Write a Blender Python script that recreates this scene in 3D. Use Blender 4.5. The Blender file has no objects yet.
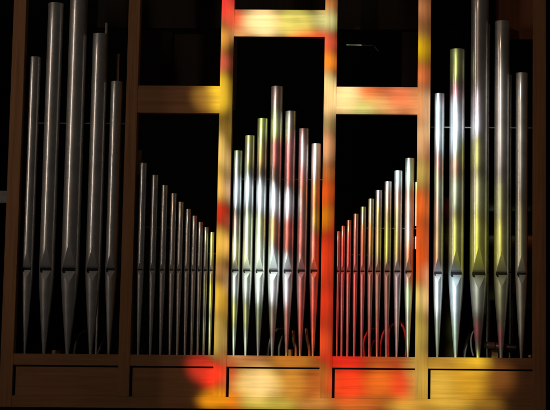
import bpy, bmesh, math, random
from mathutils import Vector, Matrix
random.seed(7)
S = bpy.context.scene
COL = S.collection

# ---------------------------------------------------------------- camera
F = 1800.0; CX = 416.17; CY = 205.0          # focal length / principal point in photo pixels (550 wide)
YAW, PITCH, ROLL = -0.01294, 0.12405, 0.00960
CAM = Vector((0, -9.0, 1.6))
fwd = Vector((math.sin(YAW)*math.cos(PITCH), math.cos(YAW)*math.cos(PITCH), math.sin(PITCH)))
r0 = Vector((math.cos(YAW), -math.sin(YAW), 0)); u0 = r0.cross(fwd)
cr, sr = math.cos(ROLL), math.sin(ROLL)
RIGHT = cr*r0 + sr*u0; UP = -sr*r0 + cr*u0
cam_d = bpy.data.cameras.new('camera'); cam = bpy.data.objects.new('camera', cam_d); COL.objects.link(cam)
cam.matrix_world = Matrix((( RIGHT.x, UP.x, -fwd.x, CAM.x), (RIGHT.y, UP.y, -fwd.y, CAM.y),
                           (RIGHT.z, UP.z, -fwd.z, CAM.z), (0, 0, 0, 1)))
cam_d.sensor_width = 36; cam_d.sensor_fit = 'HORIZONTAL'; cam_d.lens = F/550*36
cam_d.shift_x = (275-CX)/550; cam_d.clip_end = 200; cam_d.clip_start = .1
S.camera = cam

def at(px, py, Y=0.0):
    """point of the vertical plane at depth Y seen at a photo position"""
    d = fwd*F + RIGHT*(px-CX) - UP*(py-CY)
    return CAM + d*((Y-CAM.y)/d.y)
def to_px(P):
    d = P-CAM; k = d.dot(fwd)
    return CX+F*d.dot(RIGHT)/k, CY-F*d.dot(UP)/k
def zat(py, px=275, Y=0.0): return at(px, py, Y).z
SC = 1.0/(at(300, 205).x-at(299, 205).x)     # pixels per metre, about 200

# ---------------------------------------------------------------- materials
def lin(c): c /= 255.0; return c/12.92 if c <= .04045 else ((c+.055)/1.055)**2.4
def nodes(name):
    m = bpy.data.materials.new(name); m.use_nodes = True
    nt = m.node_tree; return m, nt, nt.nodes['Principled BSDF']
WOOD = (0.35, 0.170, 0.076)
def wood(name, axis, base=WOOD, rough=.42, contrast=.34):
    m, nt, b = nodes(name)
    tc = nt.nodes.new('ShaderNodeTexCoord'); mp = nt.nodes.new('ShaderNodeMapping')
    s = {'z': (70, 70, 2.2), 'x': (2.2, 70, 70)}[axis]
    mp.inputs['Scale'].default_value = s
    nt.links.new(tc.outputs['Object'], mp.inputs['Vector'])
    oi = nt.nodes.new('ShaderNodeObjectInfo')
    ad = nt.nodes.new('ShaderNodeVectorMath'); ad.operation = 'ADD'
    sc = nt.nodes.new('ShaderNodeVectorMath'); sc.operation = 'SCALE'; sc.inputs['Scale'].default_value = 40
    cmb = nt.nodes.new('ShaderNodeCombineXYZ')
    for k in range(3): nt.links.new(oi.outputs['Random'], cmb.inputs[k])
    nt.links.new(cmb.outputs[0], sc.inputs[0])
    nt.links.new(mp.outputs[0], ad.inputs[0]); nt.links.new(sc.outputs[0], ad.inputs[1])
    n1 = nt.nodes.new('ShaderNodeTexNoise'); n1.inputs['Scale'].default_value = 1.0
    n1.inputs['Detail'].default_value = 6; n1.inputs['Roughness'].default_value = .62; n1.inputs['Distortion'].default_value = .6
    nt.links.new(ad.outputs[0], n1.inputs['Vector'])
    n2 = nt.nodes.new('ShaderNodeTexNoise'); n2.inputs['Scale'].default_value = 2.5; n2.inputs['Detail'].default_value = 3
    nt.links.new(tc.outputs['Object'], n2.inputs['Vector'])
    mix = nt.nodes.new('ShaderNodeMath'); mix.operation = 'MULTIPLY_ADD'; mix.inputs[1].default_value = .35
    nt.links.new(n2.outputs[0], mix.inputs[0]); nt.links.new(n1.outputs[0], mix.inputs[2])
    rp = nt.nodes.new('ShaderNodeValToRGB')
    rp.color_ramp.elements[0].position = .38; rp.color_ramp.elements[1].position = .95
    rp.color_ramp.elements[0].color = tuple(c*(1-contrast) for c in base)+(1,)
    rp.color_ramp.elements[1].color = tuple(min(1, c*(1+contrast*.8)) for c in base)+(1,)
    nt.links.new(mix.outputs[0], rp.inputs[0]); nt.links.new(rp.outputs[0], b.inputs['Base Color'])
    bp = nt.nodes.new('ShaderNodeBump'); bp.inputs['Strength'].default_value = .12; bp.inputs['Distance'].default_value = .0006
    nt.links.new(n1.outputs[0], bp.inputs['Height']); nt.links.new(bp.outputs[0], b.inputs['Normal'])
    b.inputs['Roughness'].default_value = rough; b.inputs['Specular IOR Level'].default_value = .16
    return m
M_POST = wood('oiled_oak_upright', 'z'); M_RAIL = wood('oiled_oak_lying', 'x')
M_DARK = wood('dark_board', 'x', (.012, .009, .007), .8, .3)
M_DARKV = wood('dark_board_upright', 'z', (.026, .020, .015), .85, .3)
M_BACK = wood('unlit_black_back_board', 'z', (.006, .0045, .0035), .9, .3)  # near black hides sun patterns, so the depth stays in painted shade
M_BROWN = wood('brown_stained_board', 'z', (.26, .10, .05), .6, .25)

def metal(name, base=(.68, .675, .65), rough=.46, metallic=.76):
    m, nt, b = nodes(name)
    tc = nt.nodes.new('ShaderNodeTexCoord'); mp = nt.nodes.new('ShaderNodeMapping')
    mp.inputs['Scale'].default_value = (90, 90, 6)
    nt.links.new(tc.outputs['Object'], mp.inputs['Vector'])
    n = nt.nodes.new('ShaderNodeTexNoise'); n.inputs['Scale'].default_value = 1; n.inputs['Detail'].default_value = 5
    nt.links.new(mp.outputs[0], n.inputs['Vector'])
    n2 = nt.nodes.new('ShaderNodeTexNoise'); n2.inputs['Scale'].default_value = 14; n2.inputs['Detail'].default_value = 4
    nt.links.new(tc.outputs['Object'], n2.inputs['Vector'])
    rp = nt.nodes.new('ShaderNodeValToRGB')
    rp.color_ramp.elements[0].position = .3; rp.color_ramp.elements[1].position = .7
    rp.color_ramp.elements[0].color = tuple(c*.74 for c in base)+(1,); rp.color_ramp.elements[1].color = tuple(base)+(1,)
    nt.links.new(n2.outputs[0], rp.inputs[0]); nt.links.new(rp.outputs[0], b.inputs['Base Color'])
    mr = nt.nodes.new('ShaderNodeMapRange'); mr.inputs['To Min'].default_value = rough-.06; mr.inputs['To Max'].default_value = rough+.08
    nt.links.new(n.outputs[0], mr.inputs['Value']); nt.links.new(mr.outputs[0], b.inputs['Roughness'])
    bp = nt.nodes.new('ShaderNodeBump'); bp.inputs['Strength'].default_value = .22; bp.inputs['Distance'].default_value = .0007
    nt.links.new(n2.outputs[0], bp.inputs['Height']); nt.links.new(bp.outputs[0], b.inputs['Normal'])
    b.inputs['Metallic'].default_value = metallic
    gl = nt.nodes.new('ShaderNodeBsdfAnisotropic'); gl.inputs['Roughness'].default_value = .17
    gl.inputs['Color'].default_value = (.62, .61, .59, 1); nt.links.new(bp.outputs[0], gl.inputs['Normal'])
    mx = nt.nodes.new('ShaderNodeMixShader'); mx.inputs[0].default_value = .28
    nt.links.new(b.outputs[0], mx.inputs[1]); nt.links.new(gl.outputs[0], mx.inputs[2])
    nt.links.new(mx.outputs[0], nt.nodes['Material Output'].inputs['Surface'])
    return m
M_TIN = metal('spotted_pipe_metal'); M_LIP = metal('pressed_lip_metal', (.55, .55, .54), .48)
M_ROD = metal('rack_rod_metal', (.26, .24, .21), .5, .3)
def plain(name, c, rough=.6, metallic=0.0):
    m, nt, b = nodes(name)
    tc = nt.nodes.new('ShaderNodeTexCoord'); n = nt.nodes.new('ShaderNodeTexNoise'); n.inputs['Scale'].default_value = 35
    n.inputs['Detail'].default_value = 5
    nt.links.new(tc.outputs['Object'], n.inputs['Vector'])
    rp = nt.nodes.new('ShaderNodeValToRGB'); rp.color_ramp.elements[0].position = .3; rp.color_ramp.elements[1].position = .7
    rp.color_ramp.elements[0].color = tuple(x*.8 for x in c)+(1,); rp.color_ramp.elements[1].color = tuple(min(1, x*1.1) for x in c)+(1,)
    nt.links.new(n.outputs[0], rp.inputs[0]); nt.links.new(rp.outputs[0], b.inputs['Base Color'])
    b.inputs['Roughness'].default_value = rough; b.inputs['Metallic'].default_value = metallic
    return m
M_MOUTH_SHADE = plain('unlit_pipe_interior', (.006, .006, .006), .9)  # near-black colour standing in for shade inside the pipe mouths
M_HOSE = plain('grey_rubber_hose', (.10, .097, .095), .38)
M_HOSE2 = plain('red_light_tinted_hose', (.36, .04, .03), .35)  # red base colour stands in for the red window light on these hoses
M_OCHRE = plain('ochre_hose', (.42, .27, .09), .45)
M_TAN = plain('pale_wood_block', (.45, .28, .15), .6)
M_BLACK = plain('black_motor_housing', (.03, .03, .03), .35)
M_CAP = plain('grey_metal_cap', (.16, .16, .155), .45, .3)
M_GREY = plain('grey_painted_metal', (.22, .22, .21), .6)
M_PALE = plain('pale_enamel', (.72, .70, .64), .35)
M_BRASS = plain('brass_knob', (.75, .62, .38), .25, .6)  # colour paled to carry the light falling on the knob
M_WALL = plain('stone_wall', (.22, .20, .18), .9)

# ---------------------------------------------------------------- helpers
def tag(o, label=None, cat=None, group=None, kind=None):
    if label: o['label'] = label
    if cat: o['category'] = cat
    if group: o['group'] = group
    if kind: o['kind'] = kind
    return o
def obj(name, bm, m, parent=None, smooth=False, loc=None):
    me = bpy.data.meshes.new(name); 
    bmesh.ops.recalc_face_normals(bm, faces=bm.faces[:]); bm.to_mesh(me); bm.free()
    if smooth:
        for p in me.polygons: p.use_smooth = True
    me.materials.append(m)
    o = bpy.data.objects.new(name, me); COL.objects.link(o)
    if parent: o.parent = parent
    if loc is not None: o.location = loc
    return o
def empty(name, loc=(0, 0, 0)):
    o = bpy.data.objects.new(name, None); o.location = loc; o.empty_display_size = .05; COL.objects.link(o); return o
def box_bm(x0, x1, y0, y1, z0, z1, bev=.0, bm=None):
    own = bm is None
    bm2 = bmesh.new()
    bmesh.ops.create_cube(bm2, size=1)
    for v in bm2.verts:
        v.co = Vector(((x0+x1)/2+v.co.x*(x1-x0), (y0+y1)/2+v.co.y*(y1-y0), (z0+z1)/2+v.co.z*(z1-z0)))
    if bev: bmesh.ops.bevel(bm2, geom=bm2.edges[:], offset=bev, segments=2, affect='EDGES', profile=.6)
    if own: return bm2
    me = bpy.data.meshes.new('t'); bm2.to_mesh(me); bm2.free(); bm.from_mesh(me); bpy.data.meshes.remove(me)
    return bm
def lathe_bm(prof, n=40, bm=None, center=(0, 0)):
    bm = bm or bmesh.new(); rings = []
    for z, r in prof:
        rings.append([bm.verts.new((center[0]+r*math.sin(2*math.pi*k/n), center[1]-r*math.cos(2*math.pi*k/n), z)) for k in range(n)])
    for a, b in zip(rings, rings[1:]):
        for k in range(n): bm.faces.new((a[k], a[(k+1) % n], b[(k+1) % n], b[k]))
    return bm
def tube_bm(pts, r, n=12, sub=8, ribs=0.0):
    """smooth tube through points (Catmull-Rom), closed at both ends"""
    P = [Vector(p) for p in pts]; P = [P[0]*2-P[1]]+P+[P[-1]*2-P[-2]]
    L = []
    for i in range(1, len(P)-2):
        for s in range(sub):
            t = s/sub; a, b, c, d = P[i-1:i+3]
            L.append(.5*((2*b)+(c-a)*t+(2*a-5*b+4*c-d)*t*t+(3*b-a-3*c+d)*t**3))
    L.append(P[-2])
    bm = bmesh.new(); rings = []; ref = Vector((0, 1, 0.1)).normalized()
    for i, p in enumerate(L):
        t = (L[min(i+1, len(L)-1)]-L[max(i-1, 0)]).normalized()
        a = t.cross(ref).normalized(); b = t.cross(a)
        rr = r*(1+ribs*(1 if i % 2 else -1))
        rings.append([bm.verts.new(p+rr*(a*math.cos(2*math.pi*k/n)+b*math.sin(2*math.pi*k/n))) for k in range(n)])
    for a, b in zip(rings, rings[1:]):
        for k in range(n): bm.faces.new((a[k], a[(k+1) % n], b[(k+1) % n], b[k]))
    bm.faces.new(rings[0]); bm.faces.new(rings[-1])
    return bm

# ---------------------------------------------------------------- organ case
# centre line of each post at photo height 205 and its width (photo px)
PX = [(19.0-6.9+.8, 25.6-6.9+.3), (128.1-3.6+.0, 136.2), (217.6, 229.6), (322.5, 334.5), (416.4, 429.6), (533.2, 546.0)]
PX = [(6.3, 18.8), (122.9, 134.4), (217.2, 230.0), (322.2, 334.6), (416.6, 429.4), (533.0, 546.0)]
posts = [(at(a, 205).x, at(b, 205).x) for a, b in PX]
Z_TOP = zat(-60); Z_PBOT = zat(397.5, 275); Z_BASE = zat(409.2, 275); Z_SHELF = zat(355.7, 275); Z_SHELF0 = zat(367.0, 275)
case = empty('organ_case', (0, 0, Z_BASE))
tag(case, 'oiled oak organ case of upright posts, cross rails and flush lower panels framing the pipes', 'organ case')
def cpart(name, x0, x1, y0, y1, z0, z1, m, bev=.0008):
    return obj(name, box_bm(x0, x1, y0, y1, z0-Z_BASE, z1-Z_BASE, bev), m, case)
for i, (a, b) in enumerate(posts):
    full = i in (0, 5)
    cpart('post', a, b, 0, .055, Z_BASE if full else Z_PBOT+.0005, Z_TOP, M_POST)
cpart('base_rail', posts[0][1]+.0004, posts[5][0]-.0004, .0015, .055, Z_BASE, Z_PBOT, M_RAIL)
GAP = .0085
for i in range(5):
    x0, x1 = posts[i][1], posts[i+1][0]
    cpart('shelf_rail', x0, x1, .0015, .050, Z_SHELF0, Z_SHELF, M_RAIL, .0007)
    cpart('panel', x0+GAP+.005, x1-.0002, .011, .028, Z_PBOT+.0006, Z_SHELF0-GAP, M_RAIL)
    cpart('toe_board', x0+.0004, x1-.0004, .0505, .22, Z_SHELF-.03, Z_SHELF-.001, M_DARK, .001)
    cpart('panel_backing', x0-.004, x1+.004, .0555, .065, Z_PBOT-.02, Z_SHELF0+.005, M_DARK, 0)
for i, (ya, yb) in {1: (85.8, 112.9), 2: (9.8, 36.6), 3: (87.0, 114.3)}.items():
    x0, x1 = posts[i][1], posts[i+1][0]; cx = (PX[i][1]+PX[i+1][0])/2
    cpart('cross_rail', x0, x1, .0015, .042, zat(yb, cx), zat(ya, cx), M_RAIL, .0007)

# ---------------------------------------------------------------- interior
XL, XR = posts[0][0], posts[5][1]
inner = empty('organ_interior_walls', (0, 1.3, Z_BASE))
tag(inner, 'boards kept near black for the unlit depth, closing the back, sides and floor of the organ behind the pipes', 'organ back')
def ipart(name, x0, x1, y0, y1, z0, z1, m):
    return obj(name, box_bm(x0, x1, y0-1.3, y1-1.3, z0-Z_BASE, z1-Z_BASE), m, inner)
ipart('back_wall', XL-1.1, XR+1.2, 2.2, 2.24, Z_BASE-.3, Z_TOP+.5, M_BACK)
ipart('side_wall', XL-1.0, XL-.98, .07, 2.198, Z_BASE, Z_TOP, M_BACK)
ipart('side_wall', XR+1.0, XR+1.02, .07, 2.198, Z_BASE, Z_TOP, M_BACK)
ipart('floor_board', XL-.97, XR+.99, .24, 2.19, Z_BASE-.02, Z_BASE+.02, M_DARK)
# the enclosed box of the inner rank, behind the top of the case
def box_px(name, pa, pb, Y, d, m, parent=None, org=None, bev=.001):
    a = at(pa[0], pa[1], Y); b = at(pb[0], pb[1], Y)
    o = org or Vector((0, 0, 0))
    return obj(name, box_bm(min(a.x, b.x)-o.x, max(a.x, b.x)-o.x, Y-o.y, Y+d-o.y, min(a.z, b.z)-o.z, max(a.z, b.z)-o.z, bev), m, parent)
hb = box_px('header_board', (100, -60), (430, 30), .34, .03, M_DARKV)
tag(hb, 'wide dark board crossing behind the upper case openings', 'board')
sb = empty('shutter_box', at(190, 86, .36)); o = Vector(sb.location)
tag(sb, 'dark recessed box behind the upper left opening, under the wide dark board', 'wooden box')
box_px('front_board', (171, 34), (236, 110), .37, .02, M_DARKV, sb, o)
box_px('frame', (162, 31), (170.5, 110), .36, .04, M_DARK, sb, o)
sb2 = empty('shutter_box', at(370, 86, .36)); o = Vector(sb2.location)
tag(sb2, 'dark open box with a pale rod behind the upper right opening', 'wooden box')
box_px('frame', (402, 31), (424, 112), .36, .04, M_DARKV, sb2, o)
a = at(346.5, 45.0, .355)-o; b = at(373.5, 45.6, .355)-o
obj('tracker_rod', tube_bm([a, (a+b)/2, b], 0.0036, 10), M_GREY, sb2, True)
a = at(374.5, 46.5, .355)-o; b = at(378.5, 51.5, .36)-o
obj('crank_arm', tube_bm([a, (a+b)/2, b], .0035, 8), M_GREY, sb2, True)
bb = box_px('backing_board', (496, -60), (534.0, 39.5), .135, .015, M_BROWN)
tag(bb, 'reddish brown board behind the tops of the right bay pipes', 'board')
lb = empty('wall_bracket', at(0, 204, .2)); o = Vector(lb.location)
tag(lb, 'grey ledge jutting out left of the outermost left post', 'ledge')
box_px('plate', (-14, 190.5), (7.4, 203), .16, .04, M_GREY, lb, o, .003)
box_px('stem', (-14, 203.5), (-6, 235), .17, .02, M_DARK, lb, o)

# ---------------------------------------------------------------- pipes
def make_pipe(xm, ym, w, ytop, label, group, Y=.05, toe=None):
    R = w/2/SC
    pm = at(xm, ym, Y); z_m = pm.z
    z_toe = Z_SHELF-.0005
    ztop = zat(ytop, xm+(ym-ytop)*.02, Y)
    root = empty('organ_pipe', (pm.x, Y, z_toe))
    tag(root, label, 'organ pipe', group)
    zm = z_m-z_toe; zt = ztop-z_toe
    n = 48; g = max(.0052, w*.16/SC); H = random.uniform(1.46, 1.62)*w/SC; hw = R*.73
    # body: cylinder whose front is cut away by the pressed lip, open at the top
    bm = bmesh.new(); rings = []
    lv = [(zt-.07, R-.0012, 0), (zt-.0004, R-.0012, 0), (zt, R-.0008, 0), (zt, R-.0002, 0), (zt-.0006, R, 0)]
    L = zt-(zm+H); k = max(2, int(L/.15))
    lv += [(zm+H+L*(1-(j+1)/k), R, 0) for j in range(k)]
    m_ = 10
    lv += [(zm+H*(1-(j+1)/m_), R, hw*(j+1)/m_) for j in range(m_)]
    lv += [(zm-g*.8, R, hw), (zm-g, R*.985, hw)]
    for z, r, h in lv:
        ph = math.asin(min(.99, h/r)) if h > 0 else 0
        rings.append([bm.verts.new((r*math.sin(ph+(2*math.pi-2*ph)*q/n), -r*math.cos(ph+(2*math.pi-2*ph)*q/n), z)) for q in range(n+1)])
    for a, b in zip(rings, rings[1:]):
        for q in range(n): bm.faces.new((a[q], a[q+1], b[q+1], b[q]))
    bmesh.ops.remove_doubles(bm, verts=bm.verts[:], dist=1e-6)
    obj('body', bm, M_TIN, root, True)
    # pressed flat upper lip
    bm = bmesh.new(); rows = []
    for j in range(m_+1):
        h = max(hw*j/m_, 1e-5); z = zm+H*(1-j/m_); y = -math.sqrt(R*R-h*h)
        rows.append([bm.verts.new((h*u, y, z)) for u in (-1, 0, 1)])
    yl = -math.sqrt(R*R-hw*hw)
    rows.append([bm.verts.new((hw*u, yl+.002, zm)) for u in (-1, 0, 1)])
    for a, b in zip(rows, rows[1:]):
        for q in range(2): bm.faces.new((a[q], a[q+1], b[q+1], b[q]))
    obj('upper_lip', bm, M_LIP, root, True)
    # foot: tapering cone with its own lip, notched at its upper left corner
    zf = zm-g-.0004; rt = max(.0055, R*.19); Lf = zf
    H2 = random.uniform(.72, .86)*w/SC; bm = bmesh.new(); rings = []
    def rad(z):
        t = 1-z/Lf; return rt+(R-rt)*(1-t**1.22)
    lv = []
    m2 = 8
    for j in range(m2+1):
        z = zf-H2*j/m2; lv.append((z, rad(z)*(.985 if j == 0 else 1), hw*(1-j/m2)))
    k = 14; z1 = zf-H2
    lv += [(z1*(1-(j+1)/k), rad(z1*(1-(j+1)/k)), 0) for j in range(k)]
    lv += [(-.002, rt*.97, 0)]
    for z, r, h in lv:
        ph = math.asin(min(.99, h/r)) if h > 1e-9 else 0
        rings.append([bm.verts.new((r*math.sin(ph+(2*math.pi-2*ph)*q/n), -r*math.cos(ph+(2*math.pi-2*ph)*q/n), z)) for q in range(n+1)])
    for a, b in zip(rings, rings[1:]):
        for q in range(n): bm.faces.new((a[q], a[q+1], b[q+1], b[q]))
    bmesh.ops.remove_doubles(bm, verts=bm.verts[:], dist=1e-6)
    obj('foot', bm, M_TIN, root, True)
    bm = bmesh.new(); rows = []
    us = [-1, -.58, -.3, 0, .3, .58, 1]; notch = .011*min(1, w/14)
    lvz = [0, notch/H2]+[v/m2 for v in range(1, m2+1) if v/m2 > notch/H2+.03]
    for t in lvz:
        z = zf-H2*t; h = max(hw*(1-t), 1e-5); y = -math.sqrt(max(1e-9, rad(z)**2-h*h))
        rows.append([bm.verts.new((h*u, y, z)) for u in us])
    for ri, (a, b) in enumerate(zip(rows, rows[1:])):
        for q in range(len(us)-1):
            if ri == 0 and q == 0 and w > 8: continue
            bm.faces.new((a[q], a[q+1], b[q+1], b[q]))
    obj('lower_lip', bm, M_LIP, root, True)
    # the mouth: near-black plate standing in for the shade inside, just behind the lips
    d = .0035 if w > 8 else .0012
    obj('mouth', box_bm(-hw*.995, hw*.995, yl+d, yl+d+.002, zf-notch*1.05, zm+.004), M_MOUTH_SHADE, root)
    if w > 8:                                   # solder line along the left edge is hidden; a tuning collar shows at the top
        pass
    return root

ORD = ['first', 'second', 'third', 'fourth', 'fifth', 'sixth', 'seventh', 'eighth', 'ninth', 'tenth']
B1 = [(27.6, 11.7, 57.5, 'leftmost grey pipe of the unlit left bay, beside the outer left post'),
      (46.9, 15.5, 4, 'wide grey pipe with its top just inside the picture, second from the outer left post'),
      (70.2, 18, -18, 'widest grey pipe in the middle of the unlit left bay, running out of the picture'),
      (93.3, 15.5, 34.5, 'wide grey pipe right of the widest one in the unlit left bay'),
      (111.3, 12, 82, 'shortest grey pipe of the unlit left bay, beside its right hand post')]
for x, w, yt, lab in B1: make_pipe(x, 268.2+x*.006, w, yt, lab, 'grey pipes in the unlit left bay', Y=.055)
B2 = [(140.6, 6.8, 163.3), (152.6, 6.4, 175.2), (162.6, 6.0, 185.4), (171.9, 5.7, 193.6), (179.4, 5.3, 202.2), (186.9, 5.0, 209.2),
      (193.5, 4.8, 216), (199.6, 4.6, 222.2), (205.5, 4.3, 227.3), (211.4, 4.1, 232.4)]
for i, (x, w, yt) in enumerate(B2):
    ex = {0: 'tallest thin pipe of the descending dim row, against the left post', 9: 'shortest thin pipe of the descending dim row, beside the gold lit post',
          8: 'second shortest thin pipe of the descending dim row, faintly greenish'}.get(i, ORD[i]+' tallest thin pipe of the descending dim row left of centre')
    make_pipe(x, 268.6+x*.006, w, yt, ex, 'thin pipes descending left of centre', Y=.028)
B3 = [(235.6, 8.8, 151, 'leftmost and shortest pipe of the centre bay, washed with cream light'),
      (247.3, 10, 136, 'second pipe from the left in the centre bay, greenish at its top'),
      (259.8, 10.3, 119, 'third pipe from the left in the centre bay, yellow green at its top'),
      (273.8, 12, 87, 'tallest pipe in the middle of the centre bay'),
      (288.0, 10.8, 111.6, 'pipe just right of the tallest one in the centre bay, pink below its top'),
      (301.6, 10, 129, 'second pipe from the right in the centre bay, lit pink'),
      (314.2, 9.3, 144, 'rightmost pipe of the centre bay, lit red at its foot')]
for x, w, yt, lab in B3: make_pipe(x, 268.6+x*.006, w, yt, lab, 'pipes of the centre bay', Y=.034)
B4 = [(337.9, 4, 231.4), (342.6, 4.2, 226), (348.5, 4.6, 220.4), (355.3, 4.9, 214), (362.6, 5.3, 207), (370.3, 5.8, 199), (378.0, 6.4, 190.5),
      (387.3, 7.1, 181.8), (397.5, 8.0, 171), (408.7, 9.0, 158.6)]
for i, (x, w, yt) in enumerate(B4):
    ex = {0: 'shortest thin pipe of the ascending row, in the shade of the red lit post', 1: 'second shortest thin pipe of the ascending row, lit red',
          9: 'tallest thin pipe of the ascending row, pale at its top beside the orange post'}.get(i, ORD[9-i]+' tallest thin pipe of the ascending coloured row right of centre')
    make_pipe(x, 268.8+x*.006, w, yt, ex, 'thin pipes ascending right of centre', Y=.038)
B5 = [(438.0, 10.6, 94, 'narrow white lit pipe of the right bay, beside the orange lit post'),
      (456.2, 15.3, 50, 'wide pipe with a white blaze on its upper half, second in the right bay'),
      (478.6, 17.8, -16, 'widest pipe in the middle of the right bay, lit yellow green above its mouth'),
      (501.5, 15.3, 22, 'wide pipe right of the widest one in the right bay, with a yellow wash'),
      (521.5, 12.4, 73.5, 'dimmest, rightmost pipe of the right bay')]
for x, w, yt, lab in B5: make_pipe(x, 270.0+x*.006, w, yt, lab, 'large pipes of the right bay', Y=.055)

for x, yt, lab in [(98.8, 23, 'very thin inner pipe rising past the fourth big pipe of the unlit bay'),
                   (111.6, 54, 'very thin inner pipe showing above the shortest pipe of the unlit bay'),
                   (487.6, 24, 'very thin inner pipe showing right of the widest pipe in the right bay'),
                   (510.0, 75, 'very thin inner pipe showing left of the rightmost pipe')]:
    make_pipe(x, 268.8+x*.006, 3.0, yt, lab, 'thin inner pipes behind the big ones', Y=.13)

# ---------------------------------------------------------------- rack rods, brackets
def rod(xa, xb, y, lab, Y=.050, r=.0035):
    a = at(xa, y, Y); b = at(xb, y, Y); b.z = a.z; mid = (a+b)/2
    o_ = obj('rack_rod', tube_bm([a-mid, Vector((0, 0, 0)), b-mid], r, 10), M_ROD, None, True, mid)
    tag(o_, lab, 'support rod', 'thin rods steadying the pipes')
rod(17, 125, 123, 'thin rod steadying the big grey pipes of the unlit left bay')
rod(138, 181, 227.2, 'upper of two short rods behind the thin dim pipes left of centre')
rod(183, 218, 253.4, 'lower of two short rods behind the thin dim pipes, next to the gold post')
rod(228.5, 324, 179, 'thin rod running behind the centre bay pipes')
rod(364, 418, 228.2, 'upper short rod behind the taller coloured thin pipes', .050)
rod(332.5, 369, 254.6, 'lower short rod behind the red lit thin pipes', .050)
rod(429, 536, 127.3, 'thin rod running behind the large right bay pipes')
def bracket(xa, xb, ya, yb, m, lab, Y=.060):
    br = empty('rack_bracket', at((xa+xb)/2, yb, Y)); o = Vector(br.location); tag(br, lab, 'bracket')
    box_px('plate', (xa, ya), (xb, yb), Y, .012, m, br, o); return br, o
br, o = bracket(415.2, 419.5, 182, 226, M_PALE, 'pale narrow strip showing between the tallest thin pipe and the orange post', .045)
box_px('stop', (415.0, 236.5), (419.5, 249), .045, .012, M_PALE, br, o)
bracket(137.2, 140.6, 150, 174.5, M_TAN, 'brown narrow strip above the tallest dim thin pipe, on the left post')

# ---------------------------------------------------------------- wind hoses and fittings behind the feet
def hose(pts, r, m, lab, Y=.13, ribs=.0):
    P = [at(x, y, Y+dy) for x, y, dy in pts]; base = P[0].copy()
    o_ = obj('wind_hose', tube_bm([p-base for p in P], r/SC, 14, 10, ribs), m, None, True, base)
    tag(o_, lab, 'hose', 'hoses curving behind the pipe feet')
hose([(364.5, 357, 0), (363.5, 344, 0), (366, 335, .0), (371, 329, .02), (377, 329, .05)], 1.15, M_HOSE2, 'hose in painted red light arching leftmost behind the thin coloured pipes', .10)
hose([(380, 357, 0), (381, 342, 0), (384.5, 331, .0), (391, 325, .02), (398, 325, .06)], 1.25, M_HOSE2, 'hose in painted red light arching second from left behind the thin coloured pipes', .12)
hose([(388.5, 357, 0), (388.5, 343, 0), (389, 331, .0), (392, 325, .0), (398, 322.5, .03), (403, 323, .07)], 1.25, M_HOSE2, 'tall hose in painted red light hooking over in the middle of the right thin row', .09)
hose([(406, 357, 0), (406.5, 345, 0), (405, 332, 0), (401.5, 324.5, 0), (397, 323, .04)], 1.3, M_HOSE2, 'hose in painted red light hooking left behind the tallest thin coloured pipe', .14)
hose([(370.5, 357, 0), (371, 347, .01), (374, 340, .03)], 1.0, M_HOSE2, 'short hose in painted red light low behind the coloured thin pipes', .10)
hose([(267.5, 357, 0), (268.5, 348, 0), (271, 338, 0), (276.5, 330, .0), (283, 328.5, .03)], 1.2, M_HOSE, 'thin dark hose arching behind the tallest centre pipe', .10)
hose([(279, 357, .0), (279.5, 346, 0), (283, 336, .02)], 1.2, M_HOSE, 'short dark hose between the two middle centre bay pipes', .12)
hose([(296, 357, 0), (295.5, 348, 0), (293.5, 340, 0), (293.5, 331, .02)], 1.5, M_OCHRE, 'ochre hose bending left of the second pipe from the right in the centre bay', .09)
hose([(309.5, 357, 0), (308.8, 347, 0), (307, 338, 0), (306.5, 329, .02)], 1.5, M_OCHRE, 'ochre hose rising between the two rightmost centre bay pipes', .09)
hose([(464, 358, 0), (465, 350, 0), (467, 341, .02), (470, 334, .04)], 1.8, M_HOSE, 'greenish grey hose rising right of the white lit wide pipe', .12)
hose([(473.5, 356, 0), (471.5, 348, 0), (471.3, 338, 0), (474, 331, .0), (480, 329.5, .04)], .9, M_HOSE, 'thin cable looping beside the foot of the widest right bay pipe', .10)
hose([(74, 356, 0), (76, 344, 0), (80, 334, 0), (86, 331, .03)], 1.3, M_HOSE, 'dim hose arching right of the widest pipe in the unlit bay', .12)
hose([(97, 356, 0), (101, 346, 0), (106, 335, 0)], 1.2, M_HOSE, 'dim hose slanting between the last two pipes of the unlit bay', .12)
def block(xa, xb, ya, yb, lab, Y=.10, m=M_TAN):
    bk = box_px('wood_block', (xa, ya), (xb, yb), Y, .03, m, bev=.001); tag(bk, lab, 'wooden block', 'small blocks standing behind the pipe feet')
block(288.4, 292.2, 349.5, 357, 'small ochre block behind the foot of the pipe right of centre', .08, M_OCHRE)
block(491.0, 498.0, 350, 359, 'pale wood block under the dark cylinder in the right bay', .15)
block(52, 60, 350, 357, 'dim brown block behind the feet of the unlit pipes', .12)
mt = empty('blower_motor', at(500, 346, .11)); o = Vector(mt.location)
tag(mt, 'dark lying cylinder with a grey end cap behind the right bay pipe feet', 'motor')
def lying(x0, x1, y0, y1, r0_, r1_, Y):
    a = at(x0, y0, Y); b = at(x1, y1, Y); bm = lathe_bm([(0, 0.0005), (0, r0_*.85), (r0_*.15, r0_), ((b-a).length-r1_*.15, r1_), ((b-a).length, r1_*.85), ((b-a).length, .0005)], 28)
    q = (b-a).normalized().to_track_quat('Z', 'Y'); bm.transform(Matrix.Translation(a-o) @ q.to_matrix().to_4x4()); return bm
obj('end_cap', lying(484.5, 495, 344.6, 346, .016, .019, .11), M_CAP, mt, True)
obj('housing', lying(495.2, 517, 346, 349, .022, .020, .11), M_BLACK, mt, True)
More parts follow.
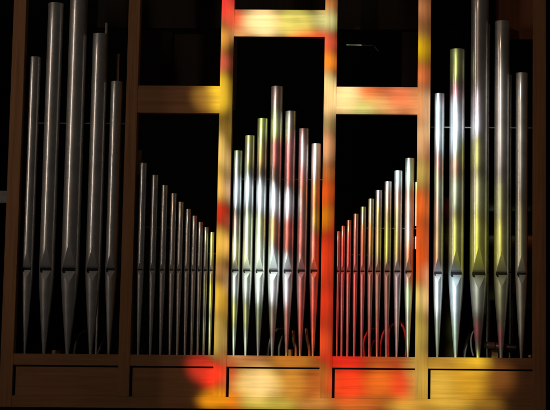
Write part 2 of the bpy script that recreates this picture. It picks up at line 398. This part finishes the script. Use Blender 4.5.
obj('housing_glint', lying(505, 516, 346.6, 347.8, .006, .008, .086), M_CAP, mt, True)  # grey sliver on the housing front, modelled in place of its glint
kn = empty('brass_knob', at(530, 358.5, .03)); o = Vector(kn.location)
tag(kn, 'tiny round knob, paled as if lit, on the shelf at the far right post', 'knob')
bm = bmesh.new(); bmesh.ops.create_uvsphere(bm, u_segments=20, v_segments=12, radius=.0085); bm.transform(Matrix.Translation((0, 0, .011)))
obj('ball', bm, M_BRASS, kn, True); obj('stem', lathe_bm([(-.004, .003), (.006, .003)], 12), M_BRASS, kn, True)

# ---------------------------------------------------------------- the light: sun through a painted glass window in the side wall
U = Vector((-.478, -.828, .292)).normalized()       # towards the sun
SUN_E = 19.0
XW = -5.0
KW = SUN_E/math.pi*abs(U.y)
def W(r, g, b):                                      # glass that tints the oak like this
    hot = r+g+b > 620; t = [min(1.0, lin(c)/(KW*a)) for c, a in zip((r, g, b), WOOD)]
    if hot: return (min(1, t[0]*1.3), min(1, 1.18*t[1]), min(1, .98*t[2]))
    m = max(t); return tuple(.98*m*(v/m)**1.3 for v in t)
def G(r, g, b, k=1.0):                               # glass colour itself (sRGB)
    k *= .55+.45*max(0, min(1, (r+g+b-560)/150))
    v = [lin(c)*k for c in (r, g, b)]; L = sum(v)/3; f = 0 if g < 125 and r > 185 else .06
    v = [q*(1-f)+L*f for q in v]; m = max(v)
    s_ = .30+.26*max(0, min(1, (r+g+b-640)/110))
    return tuple(m*(q/m)**1.25*s_ for q in v)
# (x, y, rx, ry, colour): where each pane's light falls on the organ front
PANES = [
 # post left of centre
 (223, 4, 15, 14, W(255, 75, 60)), (221, 22, 12, 5, W(165, 100, 55)), (222, 39, 13, 13, W(245, 165, 65)), (222, 62, 12, 10, W(240, 112, 75)),
 (223, 92, 12, 20, W(255, 195, 55)), (211, 99, 11, 14, W(135, 92, 32)), (221, 124, 11, 6, W(150, 108, 35)), (222, 150, 12, 20, W(252, 195, 95)), (221, 184, 12, 14, W(250, 185, 85)),
 (220, 211, 12, 13, W(215, 50, 22)), (220, 245, 12, 18, W(245, 185, 75)), (220, 271, 11, 7, W(190, 132, 70)), (219, 298, 12, 17, W(235, 175, 60)), (218, 335, 12, 22, W(190, 150, 70)),
 # bottom left of centre
 (206, 367, 13, 12, W(190, 50, 32)), (218, 376, 13, 11, W(255, 65, 35)), (236, 374, 9, 16, W(190, 70, 35)), (221, 400, 16, 10, W(240, 150, 15)), (238, 400, 10, 10, W(235, 130, 15)),
 (250, 360, 26, 7, W(185, 115, 60)), (296, 360, 24, 7, W(200, 125, 45)), (263, 383, 28, 17, W(232, 182, 92)), (264, 383, 17, 13, W(255, 250, 160)), (298, 383, 15, 15, W(205, 135, 50)), (316, 383, 10, 14, W(170, 85, 30)),
 (275, 404, 30, 7, W(205, 170, 70)), (320, 404, 22, 7, W(195, 130, 60)), (365, 404, 30, 7, W(215, 115, 45)), 
 # beam of the centre bay
 (241, 18, 11, 12, W(240, 100, 60)), (246, 34, 12, 7, W(220, 150, 85)), (266, 23, 20, 16, W(255, 250, 150)), (300, 22, 20, 13, W(245, 212, 105)), (312, 38, 20, 6, W(250, 110, 50)),
 # post right of centre
 (331, 3, 12, 8, W(215, 135, 70)), (331, 19, 13, 10, W(238, 212, 130)), (330, 41, 12, 10, W(255, 110, 70)), (330, 61, 12, 11, W(250, 145, 45)), (330, 84, 12, 12, W(250, 210, 130)),
 (330, 106, 11, 11, W(242, 190, 120)), (329, 124, 10, 5, W(185, 150, 90)), (329, 146, 11, 16, W(240, 165, 105)), (329, 172, 11, 8, W(200, 115, 50)), (328, 192, 11, 13, W(238, 100, 25)), (329, 217, 9, 13, W(228, 135, 15)),
 (327, 258, 11, 26, W(238, 68, 22)), (327, 302, 11, 22, W(232, 62, 25)), (326, 342, 11, 18, W(225, 80, 35)), (325, 382, 11, 18, W(185, 105, 40)),
 # beam right of centre
 (352, 98, 17, 15, W(255, 246, 150)), (368, 108, 14, 8, W(255, 235, 130)), (376, 93, 13, 8, W(248, 125, 62)), (382, 106, 16, 8, W(250, 190, 110)), (404, 97, 16, 13, W(246, 135, 82)), (398, 110, 14, 6, W(245, 165, 100)),
 # right post
 (425, 8, 12, 14, W(185, 118, 68)), (425, 29, 11, 8, W(140, 92, 48)), (425, 48, 12, 12, W(220, 165, 22)), (425, 74, 12, 12, W(232, 128, 68)), (424, 106, 12, 18, W(236, 155, 92)), (424, 140, 12, 18, W(232, 170, 110)),
 (424, 172, 11, 15, W(205, 165, 85)), (423, 205, 11, 20, W(228, 105, 30)), (423, 245, 11, 26, W(232, 98, 28)), (423, 275, 11, 10, W(225, 110, 40)), (422, 299, 12, 15, W(238, 195, 105)), (422, 335, 11, 22, W(195, 158, 72)), (421, 375, 11, 25, W(195, 150, 72)),
 # bottom right
 (352, 360, 20, 8, W(248, 42, 32)), (392, 360, 24, 8, W(185, 85, 32)), (352, 383, 20, 17, W(248, 75, 32)), (384, 382, 18, 15, W(232, 115, 35)), (406, 384, 12, 15, W(245, 78, 40)),
 (450, 361, 24, 8, W(190, 135, 45)), (478, 361, 16, 8, W(250, 190, 55)), (444, 384, 20, 16, W(225, 172, 70)), (472, 382, 22, 15, W(215, 155, 45)), (503, 378, 14, 14, W(120, 72, 28)), (415, 405, 24, 8, W(228, 165, 65)), (455, 405, 24, 8, W(232, 175, 70)), (490, 404, 16, 7, W(150, 105, 35)),
 # centre bay pipes
 (275, 96, 9, 12, G(190, 165, 160)), (290, 118, 10, 8, G(200, 200, 190)), (250, 128, 20, 24, G(190, 205, 110)), (271, 120, 10, 16, G(215, 240, 140)), (284, 124, 8, 12, G(225, 240, 160)),
 (235, 160, 5, 16, G(225, 245, 215)), (247, 160, 10, 14, G(160, 190, 150)), (262, 152, 14, 12, G(215, 190, 110)), (288, 150, 12, 18, G(215, 110, 115)), (302, 150, 10, 20, G(225, 165, 170)), (300, 170, 14, 14, G(225, 120, 120)), (314, 160, 8, 18, G(240, 220, 220)),
 (246, 190, 15, 13, G(222, 243, 255)), (270, 197, 12, 15, G(228, 245, 255)), (288, 203, 12, 13, G(235, 235, 245)), (314, 195, 8, 20, G(225, 140, 110)),
 (234, 222, 8, 9, G(225, 140, 130)), (246, 226, 9, 12, G(215, 225, 200)), (258, 230, 9, 18, G(230, 255, 210)), (271, 228, 9, 14, G(245, 225, 150)), (286, 230, 10, 20, G(230, 110, 100)), (300, 232, 9, 22, G(225, 90, 90)), (312, 222, 8, 30, G(165, 118, 112)),
 (238, 248, 8, 14, G(245, 245, 190)), (250, 252, 12, 14, G(245, 250, 190)), (264, 262, 14, 24, G(235, 255, 235)), (283, 266, 12, 14, G(225, 240, 245)), (300, 268, 9, 16, G(200, 140, 145)), (312, 275, 8, 16, G(190, 110, 105)),
 (242, 285, 10, 14, G(220, 235, 225)), (266, 285, 14, 16, G(230, 245, 240)), (286, 290, 11, 16, G(235, 235, 240)), (300, 300, 10, 20, G(225, 110, 110)), (312, 310, 9, 30, G(225, 75, 70)),
 (242, 313, 10, 14, G(245, 250, 150)), (262, 318, 14, 20, G(150, 170, 130)), (284, 325, 11, 20, G(200, 150, 140)), (298, 335, 9, 24, G(235, 95, 85)), (242, 343, 10, 16, G(225, 245, 215)), (266, 345, 12, 14, G(180, 180, 170)),
 # thin coloured pipes right of centre
 (400, 170, 11, 16, G(225, 250, 255)), (384, 188, 14, 10, G(215, 215, 215)), (398, 196, 18, 10, G(240, 200, 180)), (366, 204, 14, 10, G(215, 205, 120)), (350, 214, 12, 8, G(235, 120, 80)), (405, 212, 7, 14, G(255, 225, 165)), (380, 215, 14, 14, G(210, 190, 130)),
 (345, 240, 16, 24, G(240, 60, 60)), (362, 236, 10, 20, G(235, 95, 75)), (376, 238, 10, 18, G(225, 170, 95)), (390, 240, 12, 20, G(225, 225, 90)), (404, 240, 6, 22, G(220, 165, 120)),
 (347, 285, 16, 30, G(240, 70, 80)), (364, 285, 10, 34, G(230, 95, 95)), (378, 290, 9, 34, G(190, 120, 100)), (391, 290, 9, 34, G(165, 110, 100)), (404, 290, 6, 30, G(205, 190, 200)),
 (350, 330, 20, 26, G(235, 75, 80)), (378, 335, 16, 24, G(215, 80, 80)), (396, 335, 14, 24, G(190, 120, 120)), (405, 325, 6, 30, G(215, 215, 220)),
 (411.5, 215, 2.5, 32, G(255, 255, 255)),
 # large right bay pipes
 (456, 62, 14, 16, G(165, 175, 100)), (456, 92, 12, 10, G(205, 150, 160)), (437, 118, 7, 28, G(215, 245, 255)), (452, 122, 14, 28, G(222, 243, 255)), (474, 108, 10, 20, G(200, 190, 200)), (472, 122, 10, 10, G(235, 240, 255)),
 (438, 160, 6, 18, G(230, 190, 185)), (452, 165, 12, 10, G(235, 185, 165)), (474, 152, 11, 16, G(215, 220, 120)), (452, 190, 14, 18, G(195, 215, 185)), (438, 200, 6, 28, G(220, 200, 185)), (474, 190, 12, 18, G(195, 195, 150)), (494, 195, 12, 20, G(190, 195, 130)), (498, 120, 10, 60, G(178, 174, 168)), (518, 130, 8, 60, G(165, 160, 150)),
 (438, 240, 6, 22, G(215, 165, 150)), (452, 238, 13, 22, G(205, 210, 120)), (474, 228, 13, 22, G(225, 225, 110)), (474, 254, 13, 20, G(215, 220, 60)), (496, 240, 12, 26, G(220, 220, 75)), (516, 235, 9, 44, G(165, 162, 118)),
 (437, 290, 6, 26, G(235, 240, 245)), (452, 292, 14, 26, G(215, 240, 250)), (474, 292, 12, 20, G(195, 205, 190)), (497, 288, 11, 22, G(150, 155, 105)), (516, 295, 8, 40, G(145, 142, 125)),
 (438, 335, 6, 24, G(190, 205, 190)), (454, 335, 12, 24, G(210, 235, 215)), (472, 328, 4.5, 9, G(230, 95, 110)), (472, 349, 4, 12, G(195, 195, 185)), (497, 333, 5, 10, G(220, 90, 110)), (497, 350, 5, 9, G(140, 140, 130)),
 # faint spill on the last thin pipes left of centre
 (206, 245, 7, 22, G(78, 78, 74)), (206, 288, 7.5, 28, G(75, 78, 76)), (205, 332, 7, 24, G(66, 66, 62)), (205, 218, 6, 10, G(40, 40, 38)), (190, 240, 12, 30, G(48, 46, 38)),
]
from mathutils import noise
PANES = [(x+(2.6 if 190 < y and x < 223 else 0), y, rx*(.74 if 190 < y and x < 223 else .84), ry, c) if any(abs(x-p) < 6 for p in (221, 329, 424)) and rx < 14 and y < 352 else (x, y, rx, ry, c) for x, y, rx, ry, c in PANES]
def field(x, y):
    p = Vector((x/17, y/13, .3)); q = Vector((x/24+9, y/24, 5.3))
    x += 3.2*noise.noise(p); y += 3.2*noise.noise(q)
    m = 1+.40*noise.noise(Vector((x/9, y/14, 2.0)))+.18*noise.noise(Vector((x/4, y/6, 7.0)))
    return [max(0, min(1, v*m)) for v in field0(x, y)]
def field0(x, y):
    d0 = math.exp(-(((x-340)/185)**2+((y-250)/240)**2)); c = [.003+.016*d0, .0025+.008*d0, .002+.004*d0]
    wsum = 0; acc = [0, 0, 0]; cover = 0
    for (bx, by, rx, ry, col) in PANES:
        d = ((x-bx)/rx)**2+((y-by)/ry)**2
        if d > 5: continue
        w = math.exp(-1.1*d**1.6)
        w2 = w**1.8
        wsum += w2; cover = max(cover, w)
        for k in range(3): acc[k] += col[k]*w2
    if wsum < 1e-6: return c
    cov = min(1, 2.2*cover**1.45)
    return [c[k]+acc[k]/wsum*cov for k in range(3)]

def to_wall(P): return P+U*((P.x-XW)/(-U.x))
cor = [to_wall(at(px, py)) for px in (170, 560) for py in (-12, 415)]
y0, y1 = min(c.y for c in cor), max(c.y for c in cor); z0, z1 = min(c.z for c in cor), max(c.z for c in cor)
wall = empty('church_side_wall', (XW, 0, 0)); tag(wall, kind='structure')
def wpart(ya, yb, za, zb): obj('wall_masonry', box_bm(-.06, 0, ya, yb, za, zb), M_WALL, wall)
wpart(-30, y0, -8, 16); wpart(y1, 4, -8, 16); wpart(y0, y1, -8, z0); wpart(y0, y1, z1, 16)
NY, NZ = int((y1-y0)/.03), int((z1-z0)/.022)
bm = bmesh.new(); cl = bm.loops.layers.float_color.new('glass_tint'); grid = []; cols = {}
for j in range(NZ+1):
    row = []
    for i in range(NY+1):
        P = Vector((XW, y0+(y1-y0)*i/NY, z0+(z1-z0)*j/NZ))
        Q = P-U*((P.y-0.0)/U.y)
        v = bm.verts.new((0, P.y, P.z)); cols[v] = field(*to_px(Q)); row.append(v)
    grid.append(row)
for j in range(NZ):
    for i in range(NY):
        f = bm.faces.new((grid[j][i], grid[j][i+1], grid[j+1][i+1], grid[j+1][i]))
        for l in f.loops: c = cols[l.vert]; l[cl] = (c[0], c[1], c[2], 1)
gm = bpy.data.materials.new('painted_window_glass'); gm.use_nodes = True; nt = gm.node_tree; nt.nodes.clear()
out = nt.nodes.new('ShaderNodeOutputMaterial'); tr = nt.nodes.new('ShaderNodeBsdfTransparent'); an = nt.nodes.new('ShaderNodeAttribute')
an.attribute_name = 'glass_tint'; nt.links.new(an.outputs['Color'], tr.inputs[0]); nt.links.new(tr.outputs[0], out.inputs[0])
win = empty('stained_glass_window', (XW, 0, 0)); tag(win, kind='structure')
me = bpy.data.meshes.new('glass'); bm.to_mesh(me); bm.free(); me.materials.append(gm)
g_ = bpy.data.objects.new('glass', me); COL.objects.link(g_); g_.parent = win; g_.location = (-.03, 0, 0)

sd = bpy.data.lights.new('sun', 'SUN'); sd.energy = SUN_E; sd.angle = math.radians(.42); sd.color = (1, 1, 1)
so = bpy.data.objects.new('sun', sd); COL.objects.link(so); so.rotation_euler = U.to_track_quat('Z', 'Y').to_euler()

# dim side light of the nave: a tall soft lamp low on the left
cen = at(275, 205)
ad = bpy.data.lights.new('nave_lamp', 'AREA'); ad.shape = 'RECTANGLE'; ad.size = .34; ad.size_y = 2.6; ad.energy = 30; ad.color = (1, .81, .67)
ao = bpy.data.objects.new('nave_lamp', ad); COL.objects.link(ao)
ao.location = cen+Vector((-3.9, -3.0, 1.45)); dirv = (cen-ao.location); dirv.z = 1.6
ao.rotation_euler = (-dirv).to_track_quat('Z', 'Y').to_euler()

w = bpy.data.worlds.new('World'); S.world = w; w.use_nodes = True
w.node_tree.nodes['Background'].inputs[0].default_value = (1, .9, .8, 1); w.node_tree.nodes['Background'].inputs[1].default_value = .016
S.view_settings.view_transform = 'Standard'; S.view_settings.look = 'None'; S.view_settings.exposure = 0; S.view_settings.gamma = 1
S.cycles.transparent_max_bounces = 16; S.cycles.max_bounces = 6
S.cycles.caustics_reflective = True; S.cycles.sample_clamp_indirect = 2
